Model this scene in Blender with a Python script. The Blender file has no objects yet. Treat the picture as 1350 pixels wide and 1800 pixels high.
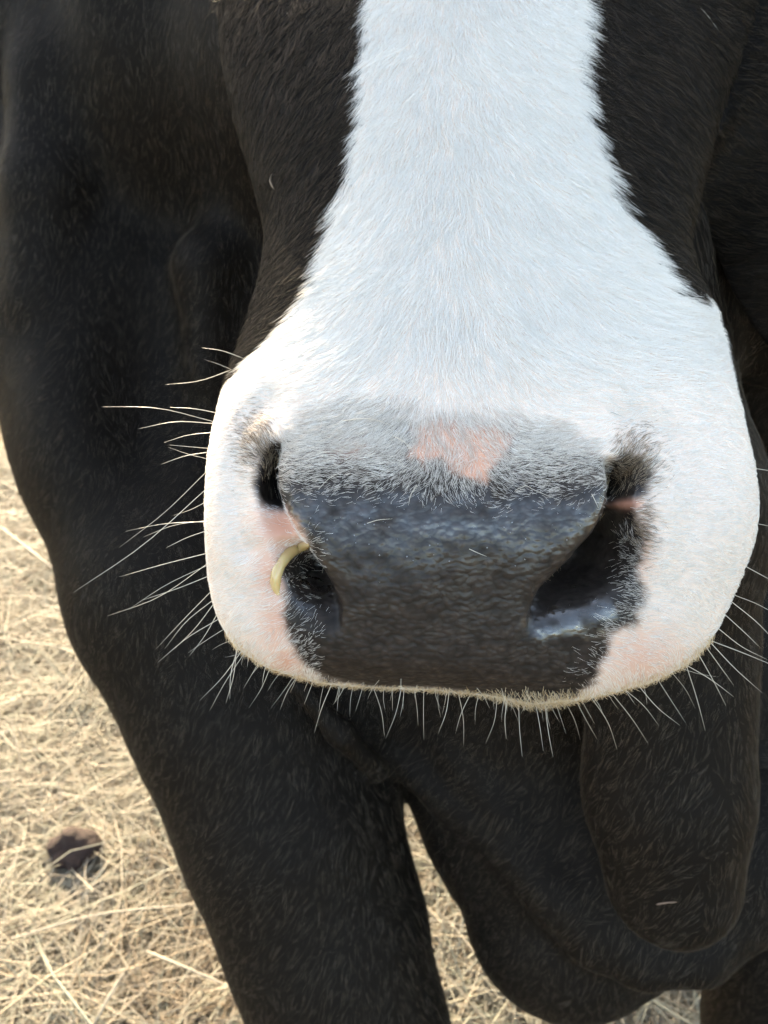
import bpy, math, random
import numpy as np
from mathutils import Vector, Matrix, kdtree

# ------------------------------------------------------------------ camera, world, sun, exposure
scene = bpy.context.scene
COL = scene.collection
rng = np.random.default_rng(7)
random.seed(7)

PITCH = math.radians(30.0)          # the phone looks down at the cow's nose
CAM = np.array([0.0, 0.0, 1.45])
FOC = 1447.0                        # focal length in pixels of the 1350 x 1800 picture
EX = np.array([1.0, 0.0, 0.0])
EF = np.array([0.0, math.cos(PITCH), -math.sin(PITCH)])
EU = np.array([0.0, math.sin(PITCH), math.cos(PITCH)])

cam_data = bpy.data.cameras.new('camera')
cam_data.sensor_fit = 'HORIZONTAL'
cam_data.sensor_width = 36.0
cam_data.lens = 36.0 * FOC / 1350.0
cam_data.clip_start = 0.01
cam_data.clip_end = 2000.0
cam_data.dof.use_dof = True
cam_data.dof.focus_distance = 0.345
cam_data.dof.aperture_fstop = 21.0
cam = bpy.data.objects.new('camera', cam_data)
cam.location = CAM
cam.rotation_euler = (math.pi / 2 - PITCH, 0, 0)
COL.objects.link(cam)
scene.camera = cam

SUN_EL = math.radians(25.0)
SUN_AZ = math.radians(-18.0)        # clockwise from +Y: behind the cow, a little to the left
world = bpy.data.worlds.new('World')
scene.world = world
world.use_nodes = True
wn = world.node_tree.nodes
sky = wn.new('ShaderNodeTexSky')
sky.sky_type = 'NISHITA'
sky.sun_disc = False
sky.sun_elevation = SUN_EL
sky.sun_rotation = SUN_AZ
sky.air_density = 1.0
sky.dust_density = 3.0
sky.ozone_density = 1.0
bg = wn['Background']
bg.inputs['Strength'].default_value = 0.15
world.node_tree.links.new(sky.outputs['Color'], bg.inputs['Color'])

sun_data = bpy.data.lights.new('sun', 'SUN')
sun_data.energy = 2.7
sun_data.angle = math.radians(0.8)
sun_data.color = (1.0, 0.89, 0.74)
sun = bpy.data.objects.new('sun', sun_data)
sd = Vector((math.sin(SUN_AZ) * math.cos(SUN_EL), math.cos(SUN_AZ) * math.cos(SUN_EL), math.sin(SUN_EL)))
sun.rotation_euler = sd.to_track_quat('Z', 'Y').to_euler()
sun.location = (-2, 6, 5)
COL.objects.link(sun)

scene.view_settings.view_transform = 'Standard'
scene.view_settings.look = 'None'
scene.view_settings.gamma = 1.0
scene.view_settings.exposure = 2.62
scene.view_settings.use_white_balance = True
scene.view_settings.white_balance_temperature = 8100.0
scene.view_settings.white_balance_tint = 8.5
scene.cycles.use_denoising = True
scene.cycles.use_adaptive_sampling = True
scene.cycles.adaptive_threshold = 0.02
scene.cycles.adaptive_min_samples = 12
scene.cycles.max_bounces = 5
scene.cycles.diffuse_bounces = 4
scene.cycles.transparent_max_bounces = 8
scene.cycles_curves.shape = 'RIBBONS'

# ------------------------------------------------------------------ helpers
def px(x, y, d):
    """a point d metres in front of the lens, in the head frame (right, depth, up), metres"""
    return np.array([(x - 675.0) * d / FOC, d, (900.0 - y) * d / FOC])

def to_world(p):
    p = np.asarray(p, float)
    return CAM + p[..., 0:1] * EX + p[..., 1:2] * EF + p[..., 2:3] * EU

def dir_world(v):
    v = np.asarray(v, float)
    return v[..., 0:1] * EX + v[..., 1:2] * EF + v[..., 2:3] * EU

def wp(x, y, d):
    return to_world(px(x, y, d)[None])[0]

def smoothstep(a, b, x):
    t = np.clip((x - a) / (b - a), 0, 1)
    return t * t * (3 - 2 * t)

def smin(a, b, k):
    h = np.clip(0.5 + 0.5 * (b - a) / k, 0, 1)
    return b * (1 - h) + a * h - k * h * (1 - h)

def smax(a, b, k):
    return -smin(-a, -b, k)

def hash3(i, j, k, seed):
    h = (i.astype(np.int64) * 374761393 + j.astype(np.int64) * 668265263 + k.astype(np.int64) * 2147483647 + seed * 1274126177) & 0xFFFFFFFF
    h = ((h ^ (h >> 13)) * 1274126177) & 0xFFFFFFFF
    return ((h ^ (h >> 16)) & 0xFFFFFF) / float(0xFFFFFF)

def vnoise(p, scale, seed=0):
    """value noise, -1..1"""
    q = p * scale
    i = np.floor(q).astype(np.int64)
    f = q - i
    f = f * f * (3 - 2 * f)
    r = 0
    for a in (0, 1):
        for b in (0, 1):
            for c in (0, 1):
                w = (f[:, 0] if a else 1 - f[:, 0]) * (f[:, 1] if b else 1 - f[:, 1]) * (f[:, 2] if c else 1 - f[:, 2])
                r = r + w * hash3(i[:, 0] + a, i[:, 1] + b, i[:, 2] + c, seed)
    return r * 2 - 1

def seg_dist(P, pts):
    """distance of the 2-D points P (n,2) from a polyline"""
    d = np.full(len(P), 1e9)
    pts = np.asarray(pts, float)
    for a, b in zip(pts[:-1], pts[1:]):
        ab = b - a
        t = np.clip(((P - a) @ ab) / (ab @ ab), 0, 1)
        q = P - a - t[:, None] * ab
        d = np.minimum(d, np.einsum('ij,ij->i', q, q))
    return np.sqrt(d)

def poly_sdf(P, pts):
    """signed distance of 2-D points from a closed polygon, negative inside"""
    pts = np.asarray(pts, float)
    d = seg_dist(P, np.vstack([pts, pts[:1]]))
    ins = np.zeros(len(P), bool)
    for a, b in zip(pts, np.roll(pts, -1, 0)):
        c = (a[1] > P[:, 1]) != (b[1] > P[:, 1])
        den = (b[1] - a[1]) if b[1] != a[1] else 1e-9
        xi = (b[0] - a[0]) * (P[:, 1] - a[1]) / den + a[0]
        ins ^= c & (P[:, 0] < xi)
    return np.where(ins, -d, d)

def surface_net(f, origin, h):
    """naive surface nets over a grid of field values; returns vertices and quads"""
    s = f < 0
    nx, ny, nz = f.shape
    c = s[:-1, :-1, :-1].astype(np.int8)
    n = c.copy()
    n[:] = 0
    for a in (0, 1):
        for b in (0, 1):
            for d in (0, 1):
                n += s[a:nx - 1 + a, b:ny - 1 + b, d:nz - 1 + d]
    act = np.argwhere((n > 0) & (n < 8))
    idx = np.full((nx - 1, ny - 1, nz - 1), -1, np.int32)
    idx[act[:, 0], act[:, 1], act[:, 2]] = np.arange(len(act))
    corners = [(a, b, d) for a in (0, 1) for b in (0, 1) for d in (0, 1)]
    val = {k: f[act[:, 0] + k[0], act[:, 1] + k[1], act[:, 2] + k[2]] for k in corners}
    acc = np.zeros((len(act), 3))
    cnt = np.zeros(len(act))
    for k in corners:
        for ax in range(3):
            if k[ax] == 0:
                m = list(k); m[ax] = 1; m = tuple(m)
                va, vb = val[k], val[m]
                cross = (va < 0) != (vb < 0)
                t = np.where(cross, va / np.where(cross, va - vb, 1), 0)
                p = np.tile(np.array(k, float), (len(act), 1))
                p[:, ax] += t
                acc += p * cross[:, None]
                cnt += cross
    verts = (act + acc / cnt[:, None]) * h + origin
    quads = []
    for ax in range(3):
        o1, o2 = [(1, 2), (2, 0), (0, 1)][ax]
        sl0 = [slice(None)] * 3; sl1 = [slice(None)] * 3
        sl0[ax] = slice(0, -1); sl1[ax] = slice(1, None)
        A, B = s[tuple(sl0)], s[tuple(sl1)]
        e = np.argwhere(A != B)
        ok = (e[:, o1] > 0) & (e[:, o2] > 0) & (e[:, o1] < f.shape[o1] - 1) & (e[:, o2] < f.shape[o2] - 1)
        e = e[ok]
        def cell(d1, d2):
            q = e.copy(); q[:, o1] -= d1; q[:, o2] -= d2
            return idx[q[:, 0], q[:, 1], q[:, 2]]
        Q = np.stack([cell(1, 1), cell(0, 1), cell(0, 0), cell(1, 0)], 1)
        flip = ~A[e[:, 0], e[:, 1], e[:, 2]]
        Q[flip] = Q[flip][:, ::-1]
        quads.append(Q)
    return verts, np.vstack(quads)

def vert_normals(v, q):
    a = v[q[:, 2]] - v[q[:, 0]]
    b = v[q[:, 3]] - v[q[:, 1]]
    fn = np.cross(a, b)
    n = np.zeros_like(v)
    for k in range(4):
        np.add.at(n, q[:, k], fn)
    return n / np.maximum(np.linalg.norm(n, axis=1, keepdims=True), 1e-12)

def relax(v, q, times, lam=0.5):
    """umbrella smoothing along the quad edges"""
    e = np.vstack([q[:, [0, 1]], q[:, [1, 2]], q[:, [2, 3]], q[:, [3, 0]]])
    deg = np.bincount(e[:, 0], minlength=len(v)) + np.bincount(e[:, 1], minlength=len(v))
    for _ in range(times):
        acc = np.zeros_like(v)
        for c in range(3):
            acc[:, c] = np.bincount(e[:, 0], v[e[:, 1], c], len(v)) + np.bincount(e[:, 1], v[e[:, 0], c], len(v))
        v = v + lam * (acc / np.maximum(deg, 1)[:, None] - v)
    return v

def new_mesh(name, verts, faces, smooth=True):
    me = bpy.data.meshes.new(name)
    verts = np.asarray(verts, np.float32)
    faces = np.asarray(faces, np.int32)
    n, k = faces.shape
    me.vertices.add(len(verts)); me.vertices.foreach_set('co', verts.ravel())
    me.loops.add(n * k); me.loops.foreach_set('vertex_index', faces.ravel())
    me.polygons.add(n); me.polygons.foreach_set('loop_start', np.arange(0, n * k, k, dtype=np.int32))
    me.polygons.foreach_set('use_smooth', np.full(n, smooth))
    me.update(calc_edges=True)
    me.validate()
    return me

def obj(name, data, mat, parent=None, kind=None, label=None, cat=None, group=None):
    o = bpy.data.objects.new(name, data)
    COL.objects.link(o)
    if mat: o.data.materials.append(mat)
    if parent: o.parent = parent
    if kind: o['kind'] = kind
    if label: o['label'] = label
    if cat: o['category'] = cat
    if group: o['group'] = group
    return o

def material(name):
    m = bpy.data.materials.new(name); m.use_nodes = True
    nt = m.node_tree
    return m, nt, nt.nodes['Principled BSDF'], nt.nodes, nt.links

def tube(path, radii, sides=6):
    """a closed tapered tube along a path -> verts, faces (quads)"""
    path = np.asarray(path, float); n = len(path)
    tang = np.gradient(path, axis=0)
    tang /= np.linalg.norm(tang, axis=1, keepdims=True)
    up = np.array([0.31, 0.2, 0.93])
    a = np.cross(tang, up); a /= np.linalg.norm(a, axis=1, keepdims=True)
    b = np.cross(tang, a)
    th = np.arange(sides) * 2 * math.pi / sides
    V = (path[:, None] + (np.cos(th)[None, :, None] * a[:, None] + np.sin(th)[None, :, None] * b[:, None]) * np.asarray(radii)[:, None, None]).reshape(-1, 3)
    F = []
    for i in range(n - 1):
        for j in range(sides):
            k = (j + 1) % sides
            F.append((i * sides + j, i * sides + k, (i + 1) * sides + k, (i + 1) * sides + j))
    return V, np.array(F)

def spline(pts, n):
    """Catmull-Rom through pts, n samples"""
    pts = np.asarray(pts, float)
    P = np.vstack([2 * pts[0] - pts[1], pts, 2 * pts[-1] - pts[-2]])
    t = np.linspace(0, len(pts) - 1 - 1e-6, n)
    i = t.astype(int); f = (t - i)[:, None]
    p0, p1, p2, p3 = P[i], P[i + 1], P[i + 2], P[i + 3]
    return 0.5 * (2 * p1 + (p2 - p0) * f + (2 * p0 - 5 * p1 + 4 * p2 - p3) * f ** 2 + (3 * p1 - p0 - 3 * p2 + p3) * f ** 3)

# ------------------------------------------------------------------ ground
def mat_ground():
    m, nt, b, N, L = material('dry_earth')
    tc = N.new('ShaderNodeTexCoord')
    n1 = N.new('ShaderNodeTexNoise'); n1.inputs['Scale'].default_value = 9; n1.inputs['Detail'].default_value = 8
    n2 = N.new('ShaderNodeTexNoise'); n2.inputs['Scale'].default_value = 90; n2.inputs['Detail'].default_value = 5
    r = N.new('ShaderNodeValToRGB')
    r.color_ramp.elements[0].position = 0.3; r.color_ramp.elements[0].color = (0.10, 0.075, 0.045, 1)
    r.color_ramp.elements[1].position = 0.75; r.color_ramp.elements[1].color = (0.26, 0.21, 0.13, 1)
    mx = N.new('ShaderNodeMix'); mx.data_type = 'RGBA'; mx.blend_type = 'MULTIPLY'; mx.inputs[0].default_value = 0.6
    L.new(tc.outputs['Object'], n1.inputs['Vector']); L.new(tc.outputs['Object'], n2.inputs['Vector'])
    L.new(n1.outputs['Fac'], r.inputs['Fac'])
    L.new(r.outputs['Color'], mx.inputs[6]); L.new(n2.outputs['Color'], mx.inputs[7])
    L.new(mx.outputs[2], b.inputs['Base Color'])
    bp = N.new('ShaderNodeBump'); bp.inputs['Strength'].default_value = 0.8; bp.inputs['Distance'].default_value = 0.01
    L.new(n2.outputs['Fac'], bp.inputs['Height']); L.new(bp.outputs['Normal'], b.inputs['Normal'])
    b.inputs['Roughness'].default_value = 0.95
    b.inputs['Specular IOR Level'].default_value = 0.2
    return m

xs = np.concatenate([[-400, -60, -15], np.linspace(-5, 5, 81), [15, 60, 400]])
gx, gy = np.meshgrid(xs, xs + 1.5, indexing='ij')
gp = np.stack([gx.ravel(), gy.ravel(), np.zeros(gx.size)], 1)
near = np.exp(-((gx.ravel()) ** 2 + (gy.ravel() - 1.5) ** 2) / 30)
gp[:, 2] = (0.012 * vnoise(gp, 2.3, 3) + 0.008 * vnoise(gp, 6.1, 5)) * near
k = len(xs)
ii, jj = np.meshgrid(np.arange(k - 1), np.arange(k - 1), indexing='ij')
ii, jj = ii.ravel(), jj.ravel()
gf = np.stack([ii * k + jj, (ii + 1) * k + jj, (ii + 1) * k + jj + 1, ii * k + jj + 1], 1)
obj('ground', new_mesh('ground', gp, gf), mat_ground(), kind='structure', label='dry straw-littered ground under and beside the cow')

# ------------------------------------------------------------------ the cow's head: relief of the face, in the head frame (metres)
H = 0.0016
X0, X1 = -0.185, 0.300
Y0, Y1 = 0.318, 0.560
Z0, Z1 = -0.125, 0.350
gx = np.arange(X0, X1, H); gy = np.arange(Y0, Y1, H); gz = np.arange(Z0, Z1, H)

def prof(y_px, vals, depth=None):
    """table of (pixel row, value) -> function of height in the head frame, each row placed at its depth"""
    y_px = np.asarray(y_px, float); vals = np.asarray(vals, float)
    z = (900 - y_px) * (vals if depth is None else np.asarray(depth)) / FOC
    o = np.argsort(z)
    zz, vv = z[o], vals[o]
    # smooth the piecewise table a little
    t = np.linspace(zz[0], zz[-1], 600)
    s = np.interp(t, zz, vv)
    ker = np.hanning(41); ker /= ker.sum()
    sp = np.concatenate([np.full(20, s[0]) + np.linspace(-20, -1, 20) * (s[1] - s[0]), s, np.full(20, s[-1]) + np.linspace(1, 20, 20) * (s[-1] - s[-2])])
    s = np.convolve(sp, ker, 'valid')
    return lambda q: np.interp(q, t, s)

ridge = prof([-400, -200, 0, 200, 400, 600, 720, 800, 860, 930, 1000, 1100, 1180, 1260, 1400],
             [.600, .535, .474, .432, .400, .370, .352, .3405, .3335, .3300, .3315, .3385, .346, .356, .370])
rowy = [-400, -200, 0, 100, 200, 300, 400, 450, 500, 560, 620, 690, 740, 830, 950, 1050, 1110, 1200, 1400]
edged = np.array([.68, .62, .56, .54, .52, .50, .48, .47, .455, .44, .425, .41, .400, .395, .393, .393, .393, .393, .393])
xl_px = np.array([350, 360, 378, 388, 408, 440, 466, 466, 456, 438, 420, 398, 381, 372, 373, 377, 381, 388, 390])
rowr = [-400, -200, 0, 100, 200, 350, 450, 510, 570, 640, 720, 830, 900, 980, 1050, 1120, 1200, 1400]
edger = np.array([.68, .62, .56, .54, .52, .485, .46, .45, .435, .42, .41, .405, .405, .405, .405, .405, .405, .405])
xr_px = np.array([1330, 1320, 1300, 1285, 1262, 1225, 1203, 1226, 1260, 1274, 1286, 1297, 1297, 1289, 1275, 1258, 1228, 1218])
XL = prof(rowy, (xl_px - 675) * edged / FOC, edged)
XR = prof(rowr, (xr_px - 675) * edger / FOC, edger)
HL = prof(rowy, edged - ridge((900 - np.array(rowy)) * edged / FOC * 0.93), edged)
HR = prof(rowr, edger - ridge((900 - np.array(rowr)) * edger / FOC * 0.93), edger)
XC = prof([-400, 0, 400, 720, 900, 1100, 1400], (np.array([800, 800, 790, 775, 775, 770, 770]) - 675) * np.array([.6, .474, .40, .352, .33, .3385, .37]) / FOC, [.6, .474, .40, .352, .33, .3385, .37])
bx = np.array([300, 356, 375, 410, 470, 560, 640, 760, 860, 930, 1000, 1060, 1150, 1220, 1255, 1290, 1340, 1500])
bz = np.array([900, 1070, 1105, 1145, 1178, 1203, 1210, 1215, 1226, 1242, 1238, 1228, 1208, 1176, 1132, 1060, 950, 600])
bd = 0.372
bX = (bx - 675) * bd / FOC; bZ = (900 - bz) * bd / FOC
tb = np.linspace(bX[0], bX[-1], 700); sb = np.interp(tb, bX, bZ)
ker = np.hanning(25); ker /= ker.sum()
sb = np.convolve(np.pad(sb, 12, mode='edge'), ker, 'valid')
ZB = lambda x: np.interp(x, tb, sb)

gX, gZ = np.meshgrid(gx, gz, indexing='ij')
P2 = np.stack([gX.ravel(), gZ.ravel()], 1)

def pl(pts, d=0.340):
    pts = np.asarray(pts, float)
    return np.stack([(pts[:, 0] - 675) * d / FOC, (900 - pts[:, 1]) * d / FOC], 1)

def g4(t):
    t = np.clip(t, 0, 1)
    return np.sqrt(np.maximum(1 - (1 - t) ** 2, 0))

def relief(gX, gZ):
    xl, xr, xc = XL(gZ), XR(gZ), XC(gZ)
    t = np.where(gX < xc, (xc - gX) / (xc - xl), (gX - xc) / (xr - xc))
    hh = np.where(gX < xc, HL(gZ), HR(gZ))
    t = np.clip(np.abs(t), 0, 1)
    w = smoothstep(0.02, 0.10, gZ)                    # muzzle -> face
    n = 3.0 - 0.75 * w
    D = ridge(gZ) + hh * (1 - np.maximum(1 - t ** n, 0) ** (1 / n))
    zb = ZB(gX)
    D = D + 0.024 * (1 - g4((gZ - zb) / 0.022))
    return D

# nostrils: groove between the nose pad's wing and the lip lobe, steep under the wing
NL_IN = [(494, 772), (487, 800), (484, 850), (500, 893), (528, 938), (562, 992), (590, 1040), (601, 1085), (592, 1118)]
NL_OUT = [(484, 770), (458, 795), (448, 850), (448, 895), (452, 935), (474, 975), (488, 1010), (496, 1060), (515, 1105), (565, 1130)]
NR_IN = [(1064, 812), (1071, 840), (1068, 880), (1045, 928), (1003, 978), (955, 1028), (932, 1075), (926, 1110)]
NR_OUT = [(1080, 798), (1112, 810), (1130, 848), (1122, 885), (1134, 930), (1138, 970), (1128, 1020), (1092, 1072), (1040, 1112), (960, 1130)]
NL_A = ([760, 785, 810, 850, 880, 900, 945, 962, 1000, 1035, 1065, 1095, 1125], [0, .012, .030, .038, .030, .012, .010, .022, .034, .020, .010, .004, 0])
NR_A = ([795, 825, 845, 870, 884, 900, 940, 1000, 1040, 1070, 1100, 1130], [0, .022, .034, .030, .016, .032, .044, .038, .020, .010, .003, 0])
D = relief(gX, gZ)
# soft unevenness of flesh over bone: lobes, creases beside the nostrils
P3 = np.stack([gX.ravel(), np.full(gX.size, .2), gZ.ravel()], 1)
low = smoothstep(0.075, 0.03, gZ.ravel())
Df = D.ravel() + low * (0.0014 * vnoise(P3, 26, 81) + 0.0006 * vnoise(P3, 62, 82)) + 0.0004 * vnoise(P3, 20, 83)
for crease, amp, wd in (([(470, 700), (432, 735), (418, 800), (420, 880), (438, 960)], .0042, .0065), ([(1100, 740), (1165, 775), (1190, 850), (1185, 950), (1160, 1040)], .0036, .008), ([(392, 1000), (440, 1040), (470, 1110)], .0015, .006)):
    Df = Df + amp * np.exp(-(seg_dist(P2, pl(spline(crease, 40), .36)) / wd) ** 2)

for inn, out, (ay, av) in ((NL_IN, NL_OUT, NL_A), (NR_IN, NR_OUT, NR_A)):
    inn, out = pl(spline(inn, 60)), pl(spline(out, 60))
    poly = np.vstack([inn, out[::-1]])
    sd = poly_sdf(P2, poly)
    s, e = seg_dist(P2, inn), seg_dist(P2, out)
    A = np.interp(900 - P2[:, 1] * FOC / 0.340, ay, av)
    t = np.where(sd < 0, e / (e + s + 1e-9), 0)
    inside = smoothstep(0.0008, -0.0008, sd)
    Df = Df + A * inside * smoothstep(0, 0.8, t)
    # the rim of the wing rolls back towards the opening
    away = np.where(sd >= 0, s, 1)
    Af = np.clip(A / 0.02, 0, 1)
    Df = Df + 0.0055 * Af * (1 - g4(away / 0.009)) * (sd >= 0) * (s < e)
    # soft hollow round the outer edge
    Df = Df + 0.004 * Af * np.exp(-(np.minimum(e, np.abs(sd)) / 0.010) ** 2) * (e < s)
D = Df.reshape(D.shape).astype(np.float32)

GX = gx[:, None, None].astype(np.float32); GY = gy[None, :, None].astype(np.float32); GZ = gz[None, None, :].astype(np.float32)
F = D[:, None, :] - GY
F = np.maximum(F, 0) * 0.6 + np.minimum(F, 0)
walls = smax(smax(XL(gZ) - gX, gX - XR(gZ), 0.012), ZB(gX) - gZ, 0.020).astype(np.float32)
F = smax(F, walls[:, None, :], np.float32(0.006))
F = smax(F, (GY - (0.465 + (GZ + 0.085) * 1.5)) * np.float32(0.55), np.float32(0.04))

def ell(c, r):
    k = np.sqrt(((GX - c[0]) / r[0]) ** 2 + ((GY - c[1]) / r[1]) ** 2 + ((GZ - c[2]) / r[2]) ** 2)
    return ((k - 1) * min(r)).astype(np.float32)
cheek_c = px(1400, 240, 0.635); cheek_r = (0.140, 0.14, 0.26)
F = smin(F, ell(cheek_c, cheek_r), np.float32(0.05))
F = smax(F, np.maximum(np.maximum(GX - (X1 - 3 * H), GZ - (Z1 - 3 * H)), GY - (Y1 - 3 * H)).astype(np.float32), np.float32(0.004))
hv, hq = surface_net(F, np.array([X0, Y0, Z0]), H)
del F
hv = relax(hv, hq, 2, 0.45)

# ------------------------------------------------------------------ the cow's body, in world space
BH = 0.0075
bx0, bx1, by0, by1, bz0, bz1 = -0.62, 0.72, 0.30, 3.0, -0.005, 1.66
ax = np.arange(bx0, bx1, BH, dtype=np.float32); ay_ = np.arange(by0, by1, BH, dtype=np.float32); az = np.arange(bz0, bz1, BH, dtype=np.float32)
BX, BY, BZ = ax[:, None, None], ay_[None, :, None], az[None, None, :]
BF = np.full((len(ax), len(ay_), len(az)), 10.0, np.float32)

def box_of(pts, rad, pad):
    pts = np.atleast_2d(pts)
    lo = pts.min(0) - rad - pad; hi = pts.max(0) + rad + pad
    s = []
    for k, a in enumerate((ax, ay_, az)):
        i0 = int(np.clip(np.searchsorted(a, lo[k]), 0, len(a))); i1 = int(np.clip(np.searchsorted(a, hi[k]), 0, len(a)))
        s.append(slice(i0, i1))
    return tuple(s)

def cone(a, b, ra, rb, k=0.06, sub=False):
    """tapered capsule a->b blended into the body"""
    a, b = np.asarray(a, float), np.asarray(b, float)
    s = box_of([a, b], max(ra, rb), k + 0.05)
    x, y, z = BX[s[0]], BY[:, s[1]], BZ[:, :, s[2]]
    ab = b - a
    t = np.clip(((x - a[0]) * ab[0] + (y - a[1]) * ab[1] + (z - a[2]) * ab[2]) / (ab @ ab), 0, 1)
    d = np.sqrt((x - a[0] - t * ab[0]) ** 2 + (y - a[1] - t * ab[1]) ** 2 + (z - a[2] - t * ab[2]) ** 2) - (ra + (rb - ra) * t)
    d = d.astype(np.float32)
    BF[s] = smax(BF[s], -d, np.float32(k)) if sub else smin(BF[s], d, np.float32(k))

def blob(c, r, k=0.08, sub=False):
    c = np.asarray(c, float)
    s = box_of([c], max(r), k + 0.05)
    x, y, z = BX[s[0]], BY[:, s[1]], BZ[:, :, s[2]]
    q = np.sqrt(((x - c[0]) / r[0]) ** 2 + ((y - c[1]) / r[1]) ** 2 + ((z - c[2]) / r[2]) ** 2)
    d = ((q - 1) * min(r)).astype(np.float32)
    BF[s] = smax(BF[s], -d, np.float32(k)) if sub else smin(BF[s], d, np.float32(k))

def chain(pts, k=0.05, sub=False):
    for (p, r), (q, s) in zip(pts[:-1], pts[1:]):
        cone(p, q, r, s, k, sub)

# trunk, rump, hind legs
cone((0.06, 1.15, 1.08), (0.06, 2.45, 1.06), 0.36, 0.36, 0.10)
blob((0.06, 1.75, 1.00), (0.42, 0.75, 0.40), 0.10)
for sx in (-1, 1):
    chain([((0.06 + sx * 0.17, 2.55, 0.95), 0.21), ((0.06 + sx * 0.19, 2.50, 0.68), 0.12), ((0.06 + sx * 0.18, 2.72, 0.45), 0.06), ((0.06 + sx * 0.17, 2.66, 0.12), 0.042), ((0.06 + sx * 0.17, 2.62, 0.04), 0.06)], 0.05)
# shoulder mass and neck on the left
blob(wp(170, 120, 1.16), (0.30, 0.30, 0.34), 0.10)
cone(wp(560, 80, 0.86), wp(300, 150, 1.10), 0.15, 0.27, 0.10)
cone(wp(820, 120, 0.68), wp(560, 150, 1.00), 0.13, 0.24, 0.08)
cone(wp(1000, 250, 0.70), wp(900, 400, 1.10), 0.15, 0.30, 0.08)
cone(wp(1350, 300, 0.74), wp(1250, 600, 1.10), 0.13, 0.30, 0.08)
blob(wp(1500, 500, 1.20), (0.26, 0.30, 0.40), 0.10)
# cheek and poll behind the face
cone(wp(1420, 60, .68), wp(1410, 430, .66), 0.13, 0.115, 0.05)
cone(wp(800, -260, .74), wp(1000, 200, .74), 0.14, 0.15, 0.06)
cone(wp(800, -60, .60), wp(800, -420, .71), 0.10, 0.11, 0.05)
cone(wp(800, -420, .71), wp(700, -230, 1.02), 0.11, 0.20, 0.06)
# near foreleg: shoulder, arm, forearm, knee, cannon, hoof
K = wp(626, 1830, 0.88)
chain([(wp(150, 440, 1.02), 0.165), (wp(252, 780, 0.95), 0.130), (wp(346, 1040, 0.91), 0.127), (wp(434, 1250, 0.89), 0.112), (wp(512, 1450, 0.88), 0.107),
       (wp(574, 1640, 0.88), 0.098), (K, 0.091), (K + np.array([0.0, 0.03, -0.10]), 0.074), (K + np.array([0, 0.05, -0.20]), 0.062), (K + np.array([0, 0.06, -0.40]), 0.042), (K + np.array([0, 0.04, -0.50]), 0.062)], 0.05)
# far foreleg
K2 = wp(1395, 1830, 0.97)
chain([(wp(1560, 900, 1.10), 0.20), (wp(1490, 1300, 1.00), 0.13), (wp(1405, 1650, 0.97), 0.104), (K2, 0.094), (K2 + np.array([0, 0.03, -0.12]), 0.07), (K2 + np.array([0, 0.05, -0.36]), 0.042), (K2 + np.array([0, 0.03, -0.46]), 0.062)], 0.04)
# chest and brisket
chain([(wp(700, 700, 1.05), 0.24), (wp(880, 1060, 0.98), 0.20)], 0.06)
chain([(wp(880, 1060, 0.98), 0.20), (wp(966, 1392, 0.92), 0.151), (wp(997, 1592, 0.89), 0.112)], 0.013)
cone(wp(1000, 1000, 1.0), wp(1330, 1300, 1.0), 0.20, 0.16, 0.05)
cone(wp(560, 960, 0.98), wp(680, 1130, 0.95), 0.16, 0.12, 0.05)
# folds of the dewlap
fold = [wp(690, 1320, .86), wp(790, 1400, .835), wp(905, 1490, .797), wp(985, 1575, .775), wp(1050, 1640, .77), wp(1130, 1675, .765), wp(1225, 1670, .765), wp(1330, 1580, .78), wp(1400, 1450, .80)]
chain([(p, r) for p, r in zip(fold, (.018, .023, .027, .030, .031, .031, .031, .031, .028))], 0.009)
cone(wp(1090, 1500, .82), wp(1270, 1480, .82), 0.085, 0.085, 0.03)
fold2 = [wp(800, 1330, .82), wp(900, 1430, .80), wp(980, 1520, .785)]
chain([(p, r) for p, r in zip(fold2, (.016, .024, .020))], 0.010)
fold3 = [wp(850, 1560, .845), wp(905, 1640, .83), wp(1020, 1730, .82), wp(1150, 1725, .83)]
chain([(p, r) for p, r in zip(fold3, (.010, .014, .018, .014))], 0.012)
# throat up to the jaw
cone(wp(1150, 900, .62), wp(1180, 1180, .69), 0.08, 0.06, 0.05)
cone(wp(980, 850, .62), wp(980, 1150, .95), 0.08, 0.14, 0.06)
cone(wp(960, 500, .62), wp(1100, 900, .66), 0.12, 0.09, 0.05)
# hanging pouch in front
cone(wp(1180, 1130, .66), wp(1172, 1400, .675), 0.066, 0.0665, 0.012)
cone(wp(1172, 1380, .675), wp(1182, 1540, .685), 0.0665, 0.056, 0.012)
# neck folds, left
chain([(wp(120, -80, .885), .05), (wp(105, 150, .87), .05), (wp(85, 330, .865), .045), (wp(75, 520, .87), .035)], 0.02)
chain([(wp(95, 735, .862), .012), (wp(150, 780, .845), .013), (wp(215, 840, .828), .012), (wp(290, 900, .815), .007)], 0.025)
blob(wp(285, 130, .93), (.10, .15, .20), 0.03)
cone(wp(335, 480, .84), wp(350, 640, .85), .045, .04, 0.07)
blob(wp(215, 560, .775), (.05, .085, .13), 0.07, sub=True)
blob(wp(395, 610, .76), (.022, .05, .06), 0.04, sub=True)
# fold where the leg meets the chest
chain([(wp(520, 1200, .765), .010), (wp(600, 1290, .78), .014), (wp(668, 1355, .815), .012)], 0.010)

bv, bq = surface_net(BF, np.array([bx0, by0, bz0]), BH)
del BF
bv = relax(bv, bq, 3, 0.5)

# ------------------------------------------------------------------ coat and skin painted on the skin's vertices
def face_map(p):
    """unrolled map of the face: rows and columns in the units of the tables above"""
    return np.stack([675 + p[:, 0] / p[:, 1] * FOC, 900 - p[:, 2] / p[:, 1] * FOC], 1)

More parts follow.
